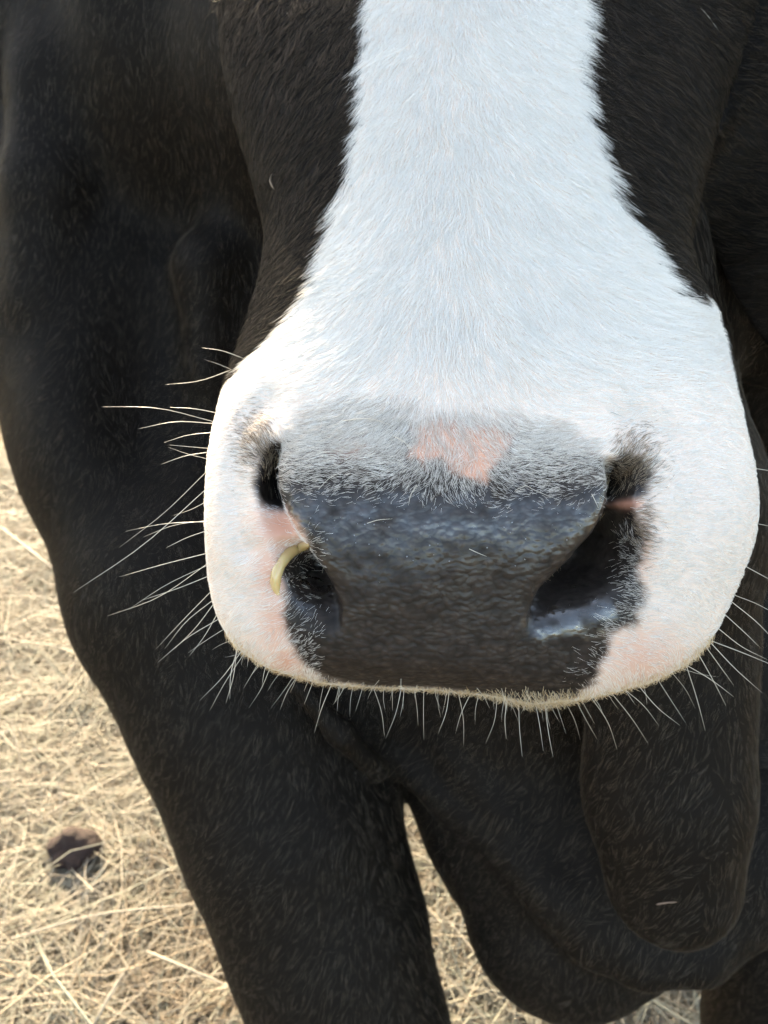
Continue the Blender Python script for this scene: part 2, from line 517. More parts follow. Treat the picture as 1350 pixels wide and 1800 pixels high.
WHITE = [(634, -260), (636, -60), (632, 0), (628, 80), (618, 160), (612, 240), (596, 310), (575, 370), (555, 440), (540, 510), (505, 565), (455, 615), (412, 655), (392, 690), (330, 740),
         (300, 1000), (300, 1320), (1400, 1320), (1400, 720), (1312, 690), (1296, 620), (1284, 575), (1262, 535), (1242, 503), (1226, 520), (1205, 512), (1172, 460), (1140, 400), (1100, 330), (1072, 260), (1046, 180), (1038, 110), (1050, 40), (1044, -40), (1040, -260)]
DARK = [(492, 772), (520, 748), (560, 728), (620, 712), (690, 710), (735, 735), (900, 738), (985, 762), (1050, 800), (1066, 815), (1085, 800), (1122, 798), (1142, 832), (1132, 868), (1114, 884), (1122, 905), (1136, 940),
        (1130, 985), (1122, 1010), (1132, 1050), (1118, 1095), (1072, 1112), (1066, 1150), (1050, 1196), (1005, 1230), (940, 1240), (860, 1226), (760, 1215), (640, 1210), (570, 1196), (532, 1176),
        (520, 1140), (504, 1105), (498, 1040), (492, 990), (520, 962), (548, 958), (528, 930), (500, 892), (478, 894), (458, 890), (446, 850), (452, 806), (474, 772)]
PINK = [(728, 752), (780, 742), (850, 742), (902, 765), (892, 792), (866, 818), (852, 846), (832, 850), (802, 826), (772, 806), (746, 818), (716, 806), (728, 778)]
PAD = [(500, 850), (560, 862), (640, 872), (720, 862), (800, 868), (880, 880), (960, 868), (1040, 852), (1072, 850), (1068, 880), (1045, 928), (1003, 978), (955, 1028), (932, 1085), (960, 1130), (1010, 1150), (1030, 1200), (1000, 1240), (760, 1230), (600, 1215),
       (545, 1185), (560, 1140), (600, 1100), (592, 1050), (562, 995), (528, 940), (500, 893), (486, 850)]
PINKISH = [((494, 925), 50, 42, 1.0), ((478, 1010), 36, 60, .8), ((488, 1090), 36, 75, .75), ((505, 1160), 30, 30, .8), ((1125, 960), 26, 70, .6), ((1125, 1155), 80, 60, .62), ((1108, 886), 26, 12, 1.0), ((620, 785), 34, 18, 1.0)]

def paint(p):
    q = face_map(p)
    j = np.stack([vnoise(p, 260, 11) * 9 + vnoise(p, 90, 13) * 9, vnoise(p, 240, 12) * 9 + vnoise(p, 80, 14) * 9], 1)
    qj = q + j
    fr = p[:, 1] < 0.56
    mz = smoothstep(0.410, 0.398, p[:, 1])              # the front of the muzzle
    white = smoothstep(7, -7, poly_sdf(qj, WHITE) + 15 * smoothstep(640, 420, q[:, 1])) * fr
    dw = 12 + 26 * smoothstep(830, 770, q[:, 1]) * smoothstep(500, 530, q[:, 0]) * smoothstep(1062, 1040, q[:, 0])
    dark = smoothstep(dw, -dw, poly_sdf(q + 0.7 * j, DARK)) * mz
    pink = smoothstep(9, -9, poly_sdf(q + j * 0.8, PINK)) * mz
    pad = smoothstep(14, -14, poly_sdf(qj, PAD)) * mz
    soft = np.zeros(len(p))
    for (cx, cy), rx, ry, sw in PINKISH:
        soft = np.maximum(soft, sw * np.exp(-(((q[:, 0] - cx) / rx) ** 2 + ((q[:, 1] - cy) / ry) ** 2)))
    return q, white, dark, pink, pad, soft * mz

def skin_of(p):
    q, white, dark, pink, pad, soft = paint(p)
    c = np.tile(np.array([0.007, 0.006, 0.0055]), (len(p), 1))
    def over(c, col, m): return c * (1 - m[:, None]) + np.array(col) * m[:, None]
    c = over(c, (0.70, 0.57, 0.49), white)
    c = over(c, (0.58, 0.30, 0.215), white * soft)
    dk = np.tile(np.array([0.028, 0.021, 0.018]), (len(p), 1))
    mottle = smoothstep(-0.2, 0.9, vnoise(p, 300, 21)) * 0.5 + 0.6  # random mottling of the dark skin's tone
    jn = vnoise(p, 70, 27) * 16 + vnoise(p, 200, 28) * 10
    up = smoothstep(868, 735, q[:, 1] + 1.2 * jn) * smoothstep(482, 510, q[:, 0]) * smoothstep(1076, 1058, q[:, 0])   # the hairy upper rim has paler grey skin
    dk = over(dk, (0.38, 0.33, 0.30), up * 0.9) * mottle[:, None]
    c = c * (1 - dark[:, None]) + dk * dark[:, None]
    c = over(c, (0.56, 0.31, 0.225), np.clip(pink + 0.5 * np.exp(-(((q[:, 0] - 620) / 34) ** 2 + ((q[:, 1] - 785) / 18) ** 2)), 0, 1) * dark)
    c = over(c, (0.55, 0.26, 0.18), np.exp(-(((q[:, 0] - 1100) / 20) ** 2 + ((q[:, 1] - 886) / 8) ** 2)) * white * 0.9)
    wet = dark * np.clip(pad + smoothstep(900, 1000, q[:, 1]) * 0.4, 0, 1)
    # film of moisture along the top of the pad, in the nostril floors
    jj = vnoise(p, 130, 22) * 22 + vnoise(p, 320, 23) * 12
    film = smoothstep(838, 862, q[:, 1] + jj) * smoothstep(985, 915, q[:, 1] + jj) * dark
    for cx, cy, rx, ry in ((545, 1035, 38, 42), (985, 1092, 60, 36), (1040, 1075, 40, 40)):
        film = np.maximum(film, dark * smoothstep(1.25, 0.7, np.hypot((q[:, 0] + jj - cx) / rx, (q[:, 1] + jj - cy) / ry)))
    film = film * (0.84 + 0.26 * smoothstep(800, 930, q[:, 0]) * smoothstep(960, 900, q[:, 1]) + 0.10 * smoothstep(990, 1050, q[:, 1]))
    dfs = poly_sdf(q, DARK)
    g_ = np.interp(q[:, 1] + 0.8 * jj, [835, 875, 925, 965, 1010, 1080, 1160, 1210], [0, .62, .70, .36, .19, .11, .08, .06])
    floor_ = film * smoothstep(985, 1010, q[:, 1])
    film = np.maximum(film * 0.4, g_) * dark * np.clip(0.80 + 0.55 * vnoise(p, 150, 24) + 0.45 * vnoise(p, 330, 25) + 0.15 * smoothstep(820, 930, q[:, 0]), 0.15, 1.15)
    film = np.maximum(film, floor_ * np.clip(0.9 + 0.9 * vnoise(p, 240, 26), 0, 1.2))
    skin_of.film = film
    skin_of.rag = np.exp(-((dfs + 12) / 26) ** 2) * smoothstep(900, 960, q[:, 1]) * np.where((q[:, 0] > 570) & (q[:, 0] < 990), smoothstep(1150, 1110, q[:, 1]), smoothstep(1215, 1185, q[:, 1])) * (p[:, 1] < 0.56)
    return c, wet, q, white, dark, pink, pad, soft

hn = vert_normals(hv, hq)
hc, hwet, hpx, hwhite, hdark, hpink, hpad, hsoft = skin_of(hv)
hfilm, hrag = skin_of.film, skin_of.rag
nh = len(hv)
verts = np.vstack([to_world(hv), bv])
faces = np.vstack([hq, bq + nh])
bcol = np.tile(np.array([0.009, 0.0072, 0.006]), (len(bv), 1))

def mat_skin():
    m, nt, b, N, L = material('cow_skin')
    at = N.new('ShaderNodeAttribute'); at.attribute_name = 'skin'
    aw = N.new('ShaderNodeAttribute'); aw.attribute_name = 'wet'
    tc = N.new('ShaderNodeTexCoord')
    mp = N.new('ShaderNodeMapping'); mp.inputs['Scale'].default_value = (1.0, 1.2, 1.4)
    wn_ = N.new('ShaderNodeTexNoise'); wn_.inputs['Scale'].default_value = 90; wn_.inputs['Detail'].default_value = 3
    L.new(tc.outputs['Object'], wn_.inputs['Vector'])
    wv = N.new('ShaderNodeVectorMath'); wv.operation = 'MULTIPLY_ADD'; wv.inputs[1].default_value = (.004, .004, .004)
    L.new(wn_.outputs['Color'], wv.inputs[0]); L.new(tc.outputs['Object'], wv.inputs[2])
    L.new(wv.outputs[0], mp.inputs['Vector'])
    vo = N.new('ShaderNodeTexVoronoi'); vo.feature = 'SMOOTH_F1'; vo.inputs['Scale'].default_value = 320; vo.inputs['Smoothness'].default_value = 0.6; vo.inputs['Randomness'].default_value = 1
    n1 = N.new('ShaderNodeTexNoise'); n1.inputs['Scale'].default_value = 420; n1.inputs['Detail'].default_value = 4
    n2 = N.new('ShaderNodeTexNoise'); n2.inputs['Scale'].default_value = 130; n2.inputs['Detail'].default_value = 5; n2.inputs['Roughness'].default_value = 0.65
    L.new(mp.outputs['Vector'], vo.inputs['Vector'])
    L.new(mp.outputs['Vector'], n1.inputs['Vector'])
    L.new(tc.outputs['Object'], n2.inputs['Vector'])
    # colour: pebbled tone variation
    rr = N.new('ShaderNodeValToRGB')
    rr.color_ramp.elements[0].position = 0.25; rr.color_ramp.elements[0].color = (1.45, 1.42, 1.4, 1)
    rr.color_ramp.elements[1].position = 0.7; rr.color_ramp.elements[1].color = (0.62, 0.6, 0.6, 1)
    L.new(vo.outputs['Distance'], rr.inputs['Fac'])
    mx = N.new('ShaderNodeMix'); mx.data_type = 'RGBA'; mx.blend_type = 'MULTIPLY'
    L.new(aw.outputs['Fac'], mx.inputs[0]); L.new(at.outputs['Color'], mx.inputs[6]); L.new(rr.outputs['Color'], mx.inputs[7])
    L.new(mx.outputs[2], b.inputs['Base Color'])
    # wet film: patchy, sharp-edged
    af = N.new('ShaderNodeAttribute'); af.attribute_name = 'film'
    fm = N.new('ShaderNodeMath'); fm.operation = 'MULTIPLY_ADD'; fm.inputs[1].default_value = 0.42; fm.inputs[2].default_value = 0.0
    L.new(af.outputs['Fac'], fm.inputs[0])
    fa = N.new('ShaderNodeMath'); fa.operation = 'MULTIPLY'; L.new(n2.outputs['Fac'], fa.inputs[0]); L.new(af.outputs['Fac'], fa.inputs[1])
    wr = N.new('ShaderNodeValToRGB')
    wr.color_ramp.elements[0].position = 0.05; wr.color_ramp.elements[0].color = (0.60, 0.60, 0.60, 1)
    wr.color_ramp.elements[1].position = 0.54; wr.color_ramp.elements[1].color = (0.22, 0.22, 0.22, 1)
    L.new(fa.outputs[0], wr.inputs['Fac'])
    L.new(wr.outputs['Color'], b.inputs['Roughness'])
    # relief
    ad = N.new('ShaderNodeMath'); ad.operation = 'MULTIPLY_ADD'; ad.inputs[1].default_value = -1.0
    L.new(vo.outputs['Distance'], ad.inputs[0])
    s1 = N.new('ShaderNodeMath'); s1.operation = 'MULTIPLY'; s1.inputs[1].default_value = 0.5
    L.new(n1.outputs['Fac'], s1.inputs[0]); L.new(s1.outputs[0], ad.inputs[2])
    bp = N.new('ShaderNodeBump'); bp.inputs['Distance'].default_value = 0.0012
    st = N.new('ShaderNodeMath'); st.operation = 'MULTIPLY_ADD'; st.inputs[1].default_value = 0.34; st.inputs[2].default_value = 0.12
    L.new(aw.outputs['Fac'], st.inputs[0]); L.new(st.outputs[0], bp.inputs['Strength'])
    L.new(ad.outputs[0], bp.inputs['Height']); L.new(bp.outputs['Normal'], b.inputs['Normal'])
    sp = N.new('ShaderNodeMath'); sp.operation = 'MULTIPLY_ADD'; sp.inputs[1].default_value = 0.18; sp.inputs[2].default_value = 0.06
    L.new(aw.outputs['Fac'], sp.inputs[0])
    pr = N.new('ShaderNodeValToRGB'); pr.color_ramp.elements[0].position = 0.02; pr.color_ramp.elements[1].position = 0.62; pr.color_ramp.elements[1].color = (1, 1, 1, 1)
    L.new(fa.outputs[0], pr.inputs['Fac'])
    sp2 = N.new('ShaderNodeMath'); sp2.operation = 'MULTIPLY_ADD'; sp2.inputs[1].default_value = 0.5
    L.new(pr.outputs['Color'], sp2.inputs[0]); L.new(sp.outputs[0], sp2.inputs[2])
    L.new(sp2.outputs[0], b.inputs['Specular IOR Level'])
    L.new(pr.outputs['Color'], b.inputs['Coat Weight'])
    b.inputs['Coat Roughness'].default_value = 0.16; b.inputs['Coat IOR'].default_value = 1.8
    L.new(bp.outputs['Normal'], b.inputs['Coat Normal'])
    return m

me = new_mesh('cow', verts, faces)
a = me.attributes.new('skin', 'FLOAT_COLOR', 'POINT')
cc = np.ones((len(verts), 4), np.float32); cc[:nh, :3] = hc; cc[nh:, :3] = bcol
a.data.foreach_set('color', cc.ravel())
a = me.attributes.new('wet', 'FLOAT', 'POINT')
ww = np.zeros(len(verts), np.float32); ww[:nh] = hwet
a.data.foreach_set('value', ww)
a = me.attributes.new('film', 'FLOAT', 'POINT')
ww = np.zeros(len(verts), np.float32); ww[:nh] = hfilm
a.data.foreach_set('value', ww)
cow = obj('cow', me, mat_skin(), label='black cow with a white blaze and muzzle, nose close to the lens', cat='cow')

# ------------------------------------------------------------------ hair
def mat_hair(name, cols, rough, transl, spec=0.5):
    m, nt, b, N, L = material(name)
    hi = N.new('ShaderNodeHairInfo')
    rp = N.new('ShaderNodeValToRGB')
    rp.color_ramp.elements[0].color = (*cols[0], 1); rp.color_ramp.elements[1].color = (*cols[-1], 1)
    for k, c in enumerate(cols[1:-1]):
        e = rp.color_ramp.elements.new((k + 1) / (len(cols) - 1)); e.color = (*c, 1)
    L.new(hi.outputs['Random'], rp.inputs['Fac'])
    b.inputs['Roughness'].default_value = rough
    b.inputs['Specular IOR Level'].default_value = spec
    L.new(rp.outputs['Color'], b.inputs['Base Color'])
    if transl > 0:
        tr = N.new('ShaderNodeBsdfTranslucent'); L.new(rp.outputs['Color'], tr.inputs['Color'])
        mx = N.new('ShaderNodeMixShader'); mx.inputs[0].default_value = transl
        L.new(b.outputs[0], mx.inputs[1]); L.new(tr.outputs[0], mx.inputs[2])
        L.new(mx.outputs[0], N['Material Output'].inputs['Surface'])
    return m

def tris_of(v, q):
    t = np.vstack([q[:, [0, 1, 2]], q[:, [0, 2, 3]]])
    ar = np.linalg.norm(np.cross(v[t[:, 1]] - v[t[:, 0]], v[t[:, 2]] - v[t[:, 0]]), axis=1) * 0.5
    return t, ar

def scatter(v, n, q, count, dens):
    """area- and density-weighted root points: triangle vertices, weights, positions, normals"""
    t, ar = tris_of(v, q)
    w = ar * dens[t].mean(1)
    cum = np.cumsum(w)
    pick = np.searchsorted(cum, rng.random(count) * cum[-1])
    r1, r2 = np.sqrt(rng.random(count)), rng.random(count)
    bw = np.stack([1 - r1, r1 * (1 - r2), r1 * r2], 1)
    tt = t[pick]
    pos = (v[tt] * bw[:, :, None]).sum(1)
    nor = (n[tt] * bw[:, :, None]).sum(1)
    nor /= np.linalg.norm(nor, axis=1, keepdims=True)
    return tt, bw, pos, nor

def strands(pos, nor, flow, length, lift, npts, wave, curl, clump=0, clump_r=0.004):
    """polylines leaning along flow; tips gathered into locks"""
    T = flow - (flow * nor).sum(1, keepdims=True) * nor
    T /= np.maximum(np.linalg.norm(T, axis=1, keepdims=True), 1e-9)
    S = np.cross(nor, T)
    n = len(pos)
    t = np.linspace(0, 1, npts)[None, :, None]
    Ln = length[:, None, None]
    sway = (rng.standard_normal((n, 1, 1)) * wave)
    lf = lift[:, None, None]
    Pk = pos[:, None] + Ln * (T[:, None] * (t * np.sqrt(np.maximum(1 - lf ** 2, 0))) + nor[:, None] * (lf * (t - curl * t * t)) + S[:, None] * (sway * t * t))
    if clump > 0:
        m = max(int(n * 0.035), 10)
        ids = rng.choice(n, m, replace=False)
        kd = kdtree.KDTree(m)
        for a, b in enumerate(ids): kd.insert(pos[b], a)
        kd.balance()
        near = np.fromiter((kd.find(c)[1] for c in pos), int, n)
        g = ids[near]
        off = Pk[g] - pos[g][:, None]
        # aim at the guide's own strand, more so towards the tip
        target = pos[g][:, None] + off * (length / np.maximum(length[g], 1e-6))[:, None, None]
        w = clump * (t ** 1.3) * rng.uniform(0.4, 1.0, (n, 1, 1))
        Pk = Pk * (1 - w) + target * w
    return Pk

def hair_object(name, Pk, radius, mat, parent, label):
    n, k, _ = Pk.shape
    cu = bpy.data.hair_curves.new(name)
    cu.add_curves([k] * n)
    cu.attributes['position'].data.foreach_set('vector', Pk.astype(np.float32).ravel())
    ra = cu.attributes.get('radius') or cu.attributes.new('radius', 'FLOAT', 'POINT')
    taper = np.array([1.0, 0.95, 0.85, 0.65, 0.2]) if k == 5 else np.linspace(1, 0.25, k)
    ra.data.foreach_set('value', (radius[:, None] * taper[None]).astype(np.float32).ravel())
    return obj(name, cu, mat, parent, kind='stuff', label=label)

FLOWP = np.array([
    (790, -200, 0, 1), (790, 50, 0, 1), (690, 120, -.35, 1), (900, 120, .42, 1), (1010, 80, .8, .75), (1000, 220, .75, .8), (650, 300, -.45, .9), (770, 330, -.08, 1), (900, 330, .38, .95),
    (1040, 340, .75, .65), (1140, 440, .95, .25), (600, 470, -.75, .7), (790, 540, .02, 1), (690, 520, -.4, .9), (920, 520, .4, .9), (1040, 540, .7, .7), (1200, 560, 1, .05), (1255, 560, .85, -.5), (1295, 660, .9, -.25),
    (500, 600, -.95, .35), (430, 680, -1, .1), (620, 640, -.55, .8), (720, 670, -.2, .95), (820, 680, .15, .95), (920, 690, .45, .75), (1050, 690, .8, .4), (1180, 700, 1, .05),
    (560, 735, -.85, .25), (640, 740, -.6, .5), (700, 760, -.4, .6), (560, 800, -.95, .1), (640, 810, -.8, .3), (800, 780, .05, .9), (860, 770, .3, .8), (950, 770, .85, -.35), (1030, 800, .9, -.2), (960, 830, .9, 0),
    (440, 760, -.7, -.7), (470, 770, -.2, -1), (430, 850, -1, -.1), (400, 800, -1, .05), (400, 930, -1, .12), (450, 930, -.95, .25), (400, 1040, -1, .25), (470, 1050, -1, .15), (400, 1120, -.75, .7), (480, 1160, -.5, .9), (540, 1120, -.7, .5),
    (560, 1195, -.25, 1), (700, 1212, 0, 1), (860, 1225, .05, 1), (1000, 1235, .2, 1), (1100, 1200, .45, .9), (1060, 1150, .8, .45), (1200, 1170, .6, .8), (1250, 1090, .9, .45), (1150, 1060, .95, .1), (1300, 950, 1, .1), (1200, 900, 1, 0),
    (1100, 790, .3, -.95), (1130, 820, .75, -.6), (1140, 870, 1, -.1), (1140, 940, .9, .5), (1080, 1050, .9, .25), (1120, 1000, .9, .4), (1180, 800, 1, -.15),
    (560, 300, -.5, .9), (480, 450, -.6, .8), (500, 100, -.3, 1), (1150, 150, .8, .6), (1250, 350, .9, .3), (1350, 100, .9, .5)], float)

def flow_head(q, pos):
    num = np.zeros((len(q), 2)); den = np.zeros(len(q))
    for fx, fy, dx, dy in FLOWP:
        d2 = (q[:, 0] - fx) ** 2 + (q[:, 1] - fy) ** 2
        w = 1 / (d2 + 900) ** 1.5
        l = math.hypot(dx, dy)
        num[:, 0] += w * dx / l; num[:, 1] += w * dy / l; den += w
    v = num / den[:, None]
    ang = 0.30 * vnoise(pos, 55, 31) + 0.22 * vnoise(pos, 160, 32)
    c, s = np.cos(ang), np.sin(ang)
    v = np.stack([v[:, 0] * c - v[:, 1] * s, v[:, 0] * s + v[:, 1] * c], 1)
    return np.stack([v[:, 0], np.zeros(len(q)), -v[:, 1]], 1)     # head frame

M_WHITE = mat_hair('white_hair', [(0.78, 0.76, 0.72), (0.87, 0.86, 0.835), (0.90, 0.895, 0.88)], 0.6, 0.38, 0.25)
M_BLACK = mat_hair('black_hair', [(0.006, 0.005, 0.0045), (0.009, 0.0073, 0.006), (0.014, 0.011, 0.0085), (0.024, 0.018, 0.0135), (0.085, 0.066, 0.05)], 0.5, 0.0, 0.12)
M_COAT = mat_hair('black_coat', [(0.019, 0.015, 0.012), (0.033, 0.0262, 0.021), (0.048, 0.038, 0.0305), (0.066, 0.053, 0.042), (0.105, 0.084, 0.067)], 0.40, 0.0, 0.34)
M_COAT.node_tree.nodes['Principled BSDF'].inputs['Specular Tint'].default_value = (1.0, 0.84, 0.68, 1)
M_BLACK.node_tree.nodes['Principled BSDF'].inputs['Specular Tint'].default_value = (1.0, 0.88, 0.76, 1)
M_GREY = mat_hair('pale_nose_hair', [(0.52, 0.48, 0.44), (0.80, 0.76, 0.71)], 0.5, 0.3)
M_TAN = mat_hair('lip_hair', [(0.50, 0.36, 0.20), (0.74, 0.60, 0.40), (0.82, 0.74, 0.58)], 0.5, 0.5)  # tan-white hair, its gold is warm straw bounce put into the colour

frontish = hn[:, 1] < 0.35
under = smoothstep(1190, 1225, hpx[:, 1])
# --- white coat of the face
fade = smoothstep(845, 728, hpx[:, 1] + 22 * vnoise(hv, 75, 29) + 14 * vnoise(hv, 210, 30)) * smoothstep(482, 510, hpx[:, 0]) * smoothstep(1076, 1058, hpx[:, 0])
d_face = hwhite * (1 - hdark * (1 - 1.0 * fade * (1 - 0.6 * hpink))) * frontish
longness = smoothstep(740, 560, hpx[:, 1])
d_w = d_face * (1 - 0.9 * hsoft)
tt, bw, pos, nor = scatter(hv, hn, hq, 250000, d_w * (1.0 - 0.22 * (1 - longness)))
q = face_map(pos)
lg = smoothstep(745, 560, q[:, 1])
sil = smoothstep(-0.1, 0.5, nor[:, 1] + 0.35)
L_ = (0.0040 + 0.0070 * lg) * rng.uniform(0.65, 1.25, len(pos))
fringe = smoothstep(1185, 1215, q[:, 1])
L_ = L_ * (1 + 0.15 * fringe)
lift = np.clip(0.15 + 0.07 * rng.standard_normal(len(pos)) + 0.10 * (1 - lg) + 0.08 * vnoise(pos, 130, 41), 0.04, 0.7)
Pk = strands(pos, nor, flow_head(q, pos), L_, lift, 5, 0.16, 0.6, 0.42)
hair_object('white_hair', to_world(Pk.reshape(-1, 3)).reshape(Pk.shape), np.full(len(pos), 0.000062) * rng.uniform(0.7, 1.2, len(pos)), M_WHITE, cow, 'short white hair of the blaze and muzzle')

# --- sparse fine hair over the grey upper rim of the nose and in the pink patches
up = smoothstep(915, 770, hpx[:, 1] + 20 * vnoise(hv, 90, 33))
side = smoothstep(1060, 1120, hpx[:, 0]) * smoothstep(900, 960, hpx[:, 1])
lows = smoothstep(600, 540, hpx[:, 0]) * smoothstep(1030, 1080, hpx[:, 1])
nz_ = smoothstep(482, 510, hpx[:, 0]) * smoothstep(1076, 1058, hpx[:, 0])
d_g = 0.15 * hrag + hdark * (up * nz_ * (1 - 0.45 * hpink) * (1 - 0.5 * hpad) + 0.30 * side + 0.12 * lows * (1 - 0.8 * hpad)) * (hn[:, 1] < -0.1)
tt, bw, pos, nor = scatter(hv, hn, hq, 15000, d_g)
q = face_map(pos)
L_ = (0.0030 + 0.0040 * smoothstep(850, 730, q[:, 1])) * rng.uniform(0.5, 1.2, len(pos))
Pk = strands(pos, nor, flow_head(q, pos), L_, np.clip(0.16 + 0.10 * rng.standard_normal(len(pos)), 0.03, 0.7), 5, 0.25, 0.7, 0.35)
hair_object('nose_hair', to_world(Pk.reshape(-1, 3)).reshape(Pk.shape), np.full(len(pos), 0.000058), M_GREY, cow, 'sparse pale hair over the grey upper rim of the nose')

# --- brown fuzz round the upper corners of the nostrils
d_n = np.zeros(nh)
for cx, cy, rx, ry in ((1112, 812, 34, 40), (456, 782, 30, 42), (1128, 930, 16, 40)):
    d_n = np.maximum(d_n, np.exp(-((hpx[:, 0] - cx) / rx) ** 2 - ((hpx[:, 1] - cy) / ry) ** 2))
d_n = d_n * ((hpx[:, 0] < 484) | (hpx[:, 0] > 1074)) * (hv[:, 1] < 0.40)
tt, bw, pos, nor = scatter(hv, hn, hq, 2600, d_n)
q = face_map(pos)
Pk = strands(pos, nor, flow_head(q, pos), 0.0042 * rng.uniform(0.5, 1.25, len(pos)), np.clip(0.35 + 0.15 * rng.standard_normal(len(pos)), 0.08, 0.85), 5, 0.25, 0.4, 0.3)
hair_object('nostril_hair', to_world(Pk.reshape(-1, 3)).reshape(Pk.shape), np.full(len(pos), 0.000055), mat_hair('brown_hair', [(0.02, 0.015, 0.012), (0.12, 0.085, 0.06), (0.32, 0.24, 0.165), (0.55, 0.45, 0.34)], 0.5, 0.2), cow, 'brown fuzz round the upper corners of the nostrils')

# --- fringe of the lower lip
d_l = smoothstep(1205, 1218, hpx[:, 1]) * (hn[:, 2] < -0.15) * (hv[:, 1] < 0.42) * smoothstep(500, 620, hpx[:, 0]) * smoothstep(1240, 1100, hpx[:, 0])
d_l2 = (hn[:, 2] < -0.5) * (hv[:, 1] < 0.43) * (hv[:, 1] > 0.36)
tt, bw, pos, nor = scatter(hv, hn, hq, 9000, np.maximum(d_l, d_l2).astype(float))
q = face_map(pos)
fl = np.tile(np.array([0.0, -0.35, -1.0]), (len(pos), 1)); fl[:, 0] = (q[:, 0] - 850) / 900 + 0.3 * rng.standard_normal(len(pos))
bulge = np.exp(-((q[:, 0] - 935) / 70) ** 2)
L_ = (0.0032 + 0.0026 * bulge) * rng.uniform(0.3, 1.5, len(pos))
Pk = strands(pos, nor, fl, L_, rng.uniform(0.5, 0.95, len(pos)), 5, 0.2, 0.3, 0.3)
hair_object('lip_hair', to_world(Pk.reshape(-1, 3)).reshape(Pk.shape), np.full(len(pos), 0.00008), M_TAN, cow, 'short tan fringe along the lower lip, warm ground bounce painted into its colour')

# --- black hair of the face sides
d_b = (1 - hwhite) * (hn[:, 1] < 0.3) * (hv[:, 1] < 0.555)
tt, bw, pos, nor = scatter(hv, hn, hq, 75000, d_b)
q = face_map(pos)
L_ = 0.0095 * rng.uniform(0.6, 1.25, len(pos))
Pk = strands(pos, nor, flow_head(q, pos), L_, np.clip(0.16 + 0.07 * rng.standard_normal(len(pos)), 0.04, 0.6), 5, 0.2, 0.5, 0.45)
hair_object('face_hair', to_world(Pk.reshape(-1, 3)).reshape(Pk.shape), np.full(len(pos), 0.00009), M_BLACK, cow, 'short black hair on both sides of the blaze')

# --- black coat of the body
bn = vert_normals(bv, bq)
d_c = (bn[:, 1] < 0.45) * (bv[:, 1] < 1.5) * (bv[:, 2] > 0.12)
tt, bw, pos, nor = scatter(bv, bn, bq, 280000, d_c.astype(float))
ang = 0.35 * vnoise(pos, 5, 51) + 0.14 * vnoise(pos, 25, 52)
flow = np.stack([-0.30 + ang, np.zeros(len(pos)), -np.ones(len(pos))], 1)
L_ = 0.0085 * rng.uniform(0.6, 1.25, len(pos))
Pk = strands(pos, nor, flow, L_, np.clip(0.17 + 0.08 * rng.standard_normal(len(pos)), 0.04, 0.6), 4, 0.2, 0.5, 0.4)
hair_object('body_hair', Pk, np.full(len(pos), 0.00012), M_COAT, cow, 'short glossy black hair of neck, chest and legs')

# ------------------------------------------------------------------ whiskers, each one its own part
from mathutils.bvhtree import BVHTree
bvh = BVHTree.FromPolygons([Vector(p) for p in to_world(hv)], hq.tolist())

def surface_at(x, y):
    d = Vector(to_world(px(x, y, 1.0)[None])[0] - CAM).normalized()
    h = bvh.ray_cast(Vector(CAM), d)
    return None if h[0] is None else np.array(h[0])

def depth_of(p):
    return float((np.asarray(p) - CAM) @ EF)

m, nt, b, N, L = material('whisker')
b.inputs['Base Color'].default_value = (0.70, 0.64, 0.54, 1); b.inputs['Roughness'].default_value = 0.35
b.inputs['Transmission Weight'].default_value = 0.15
M_WHISK = m

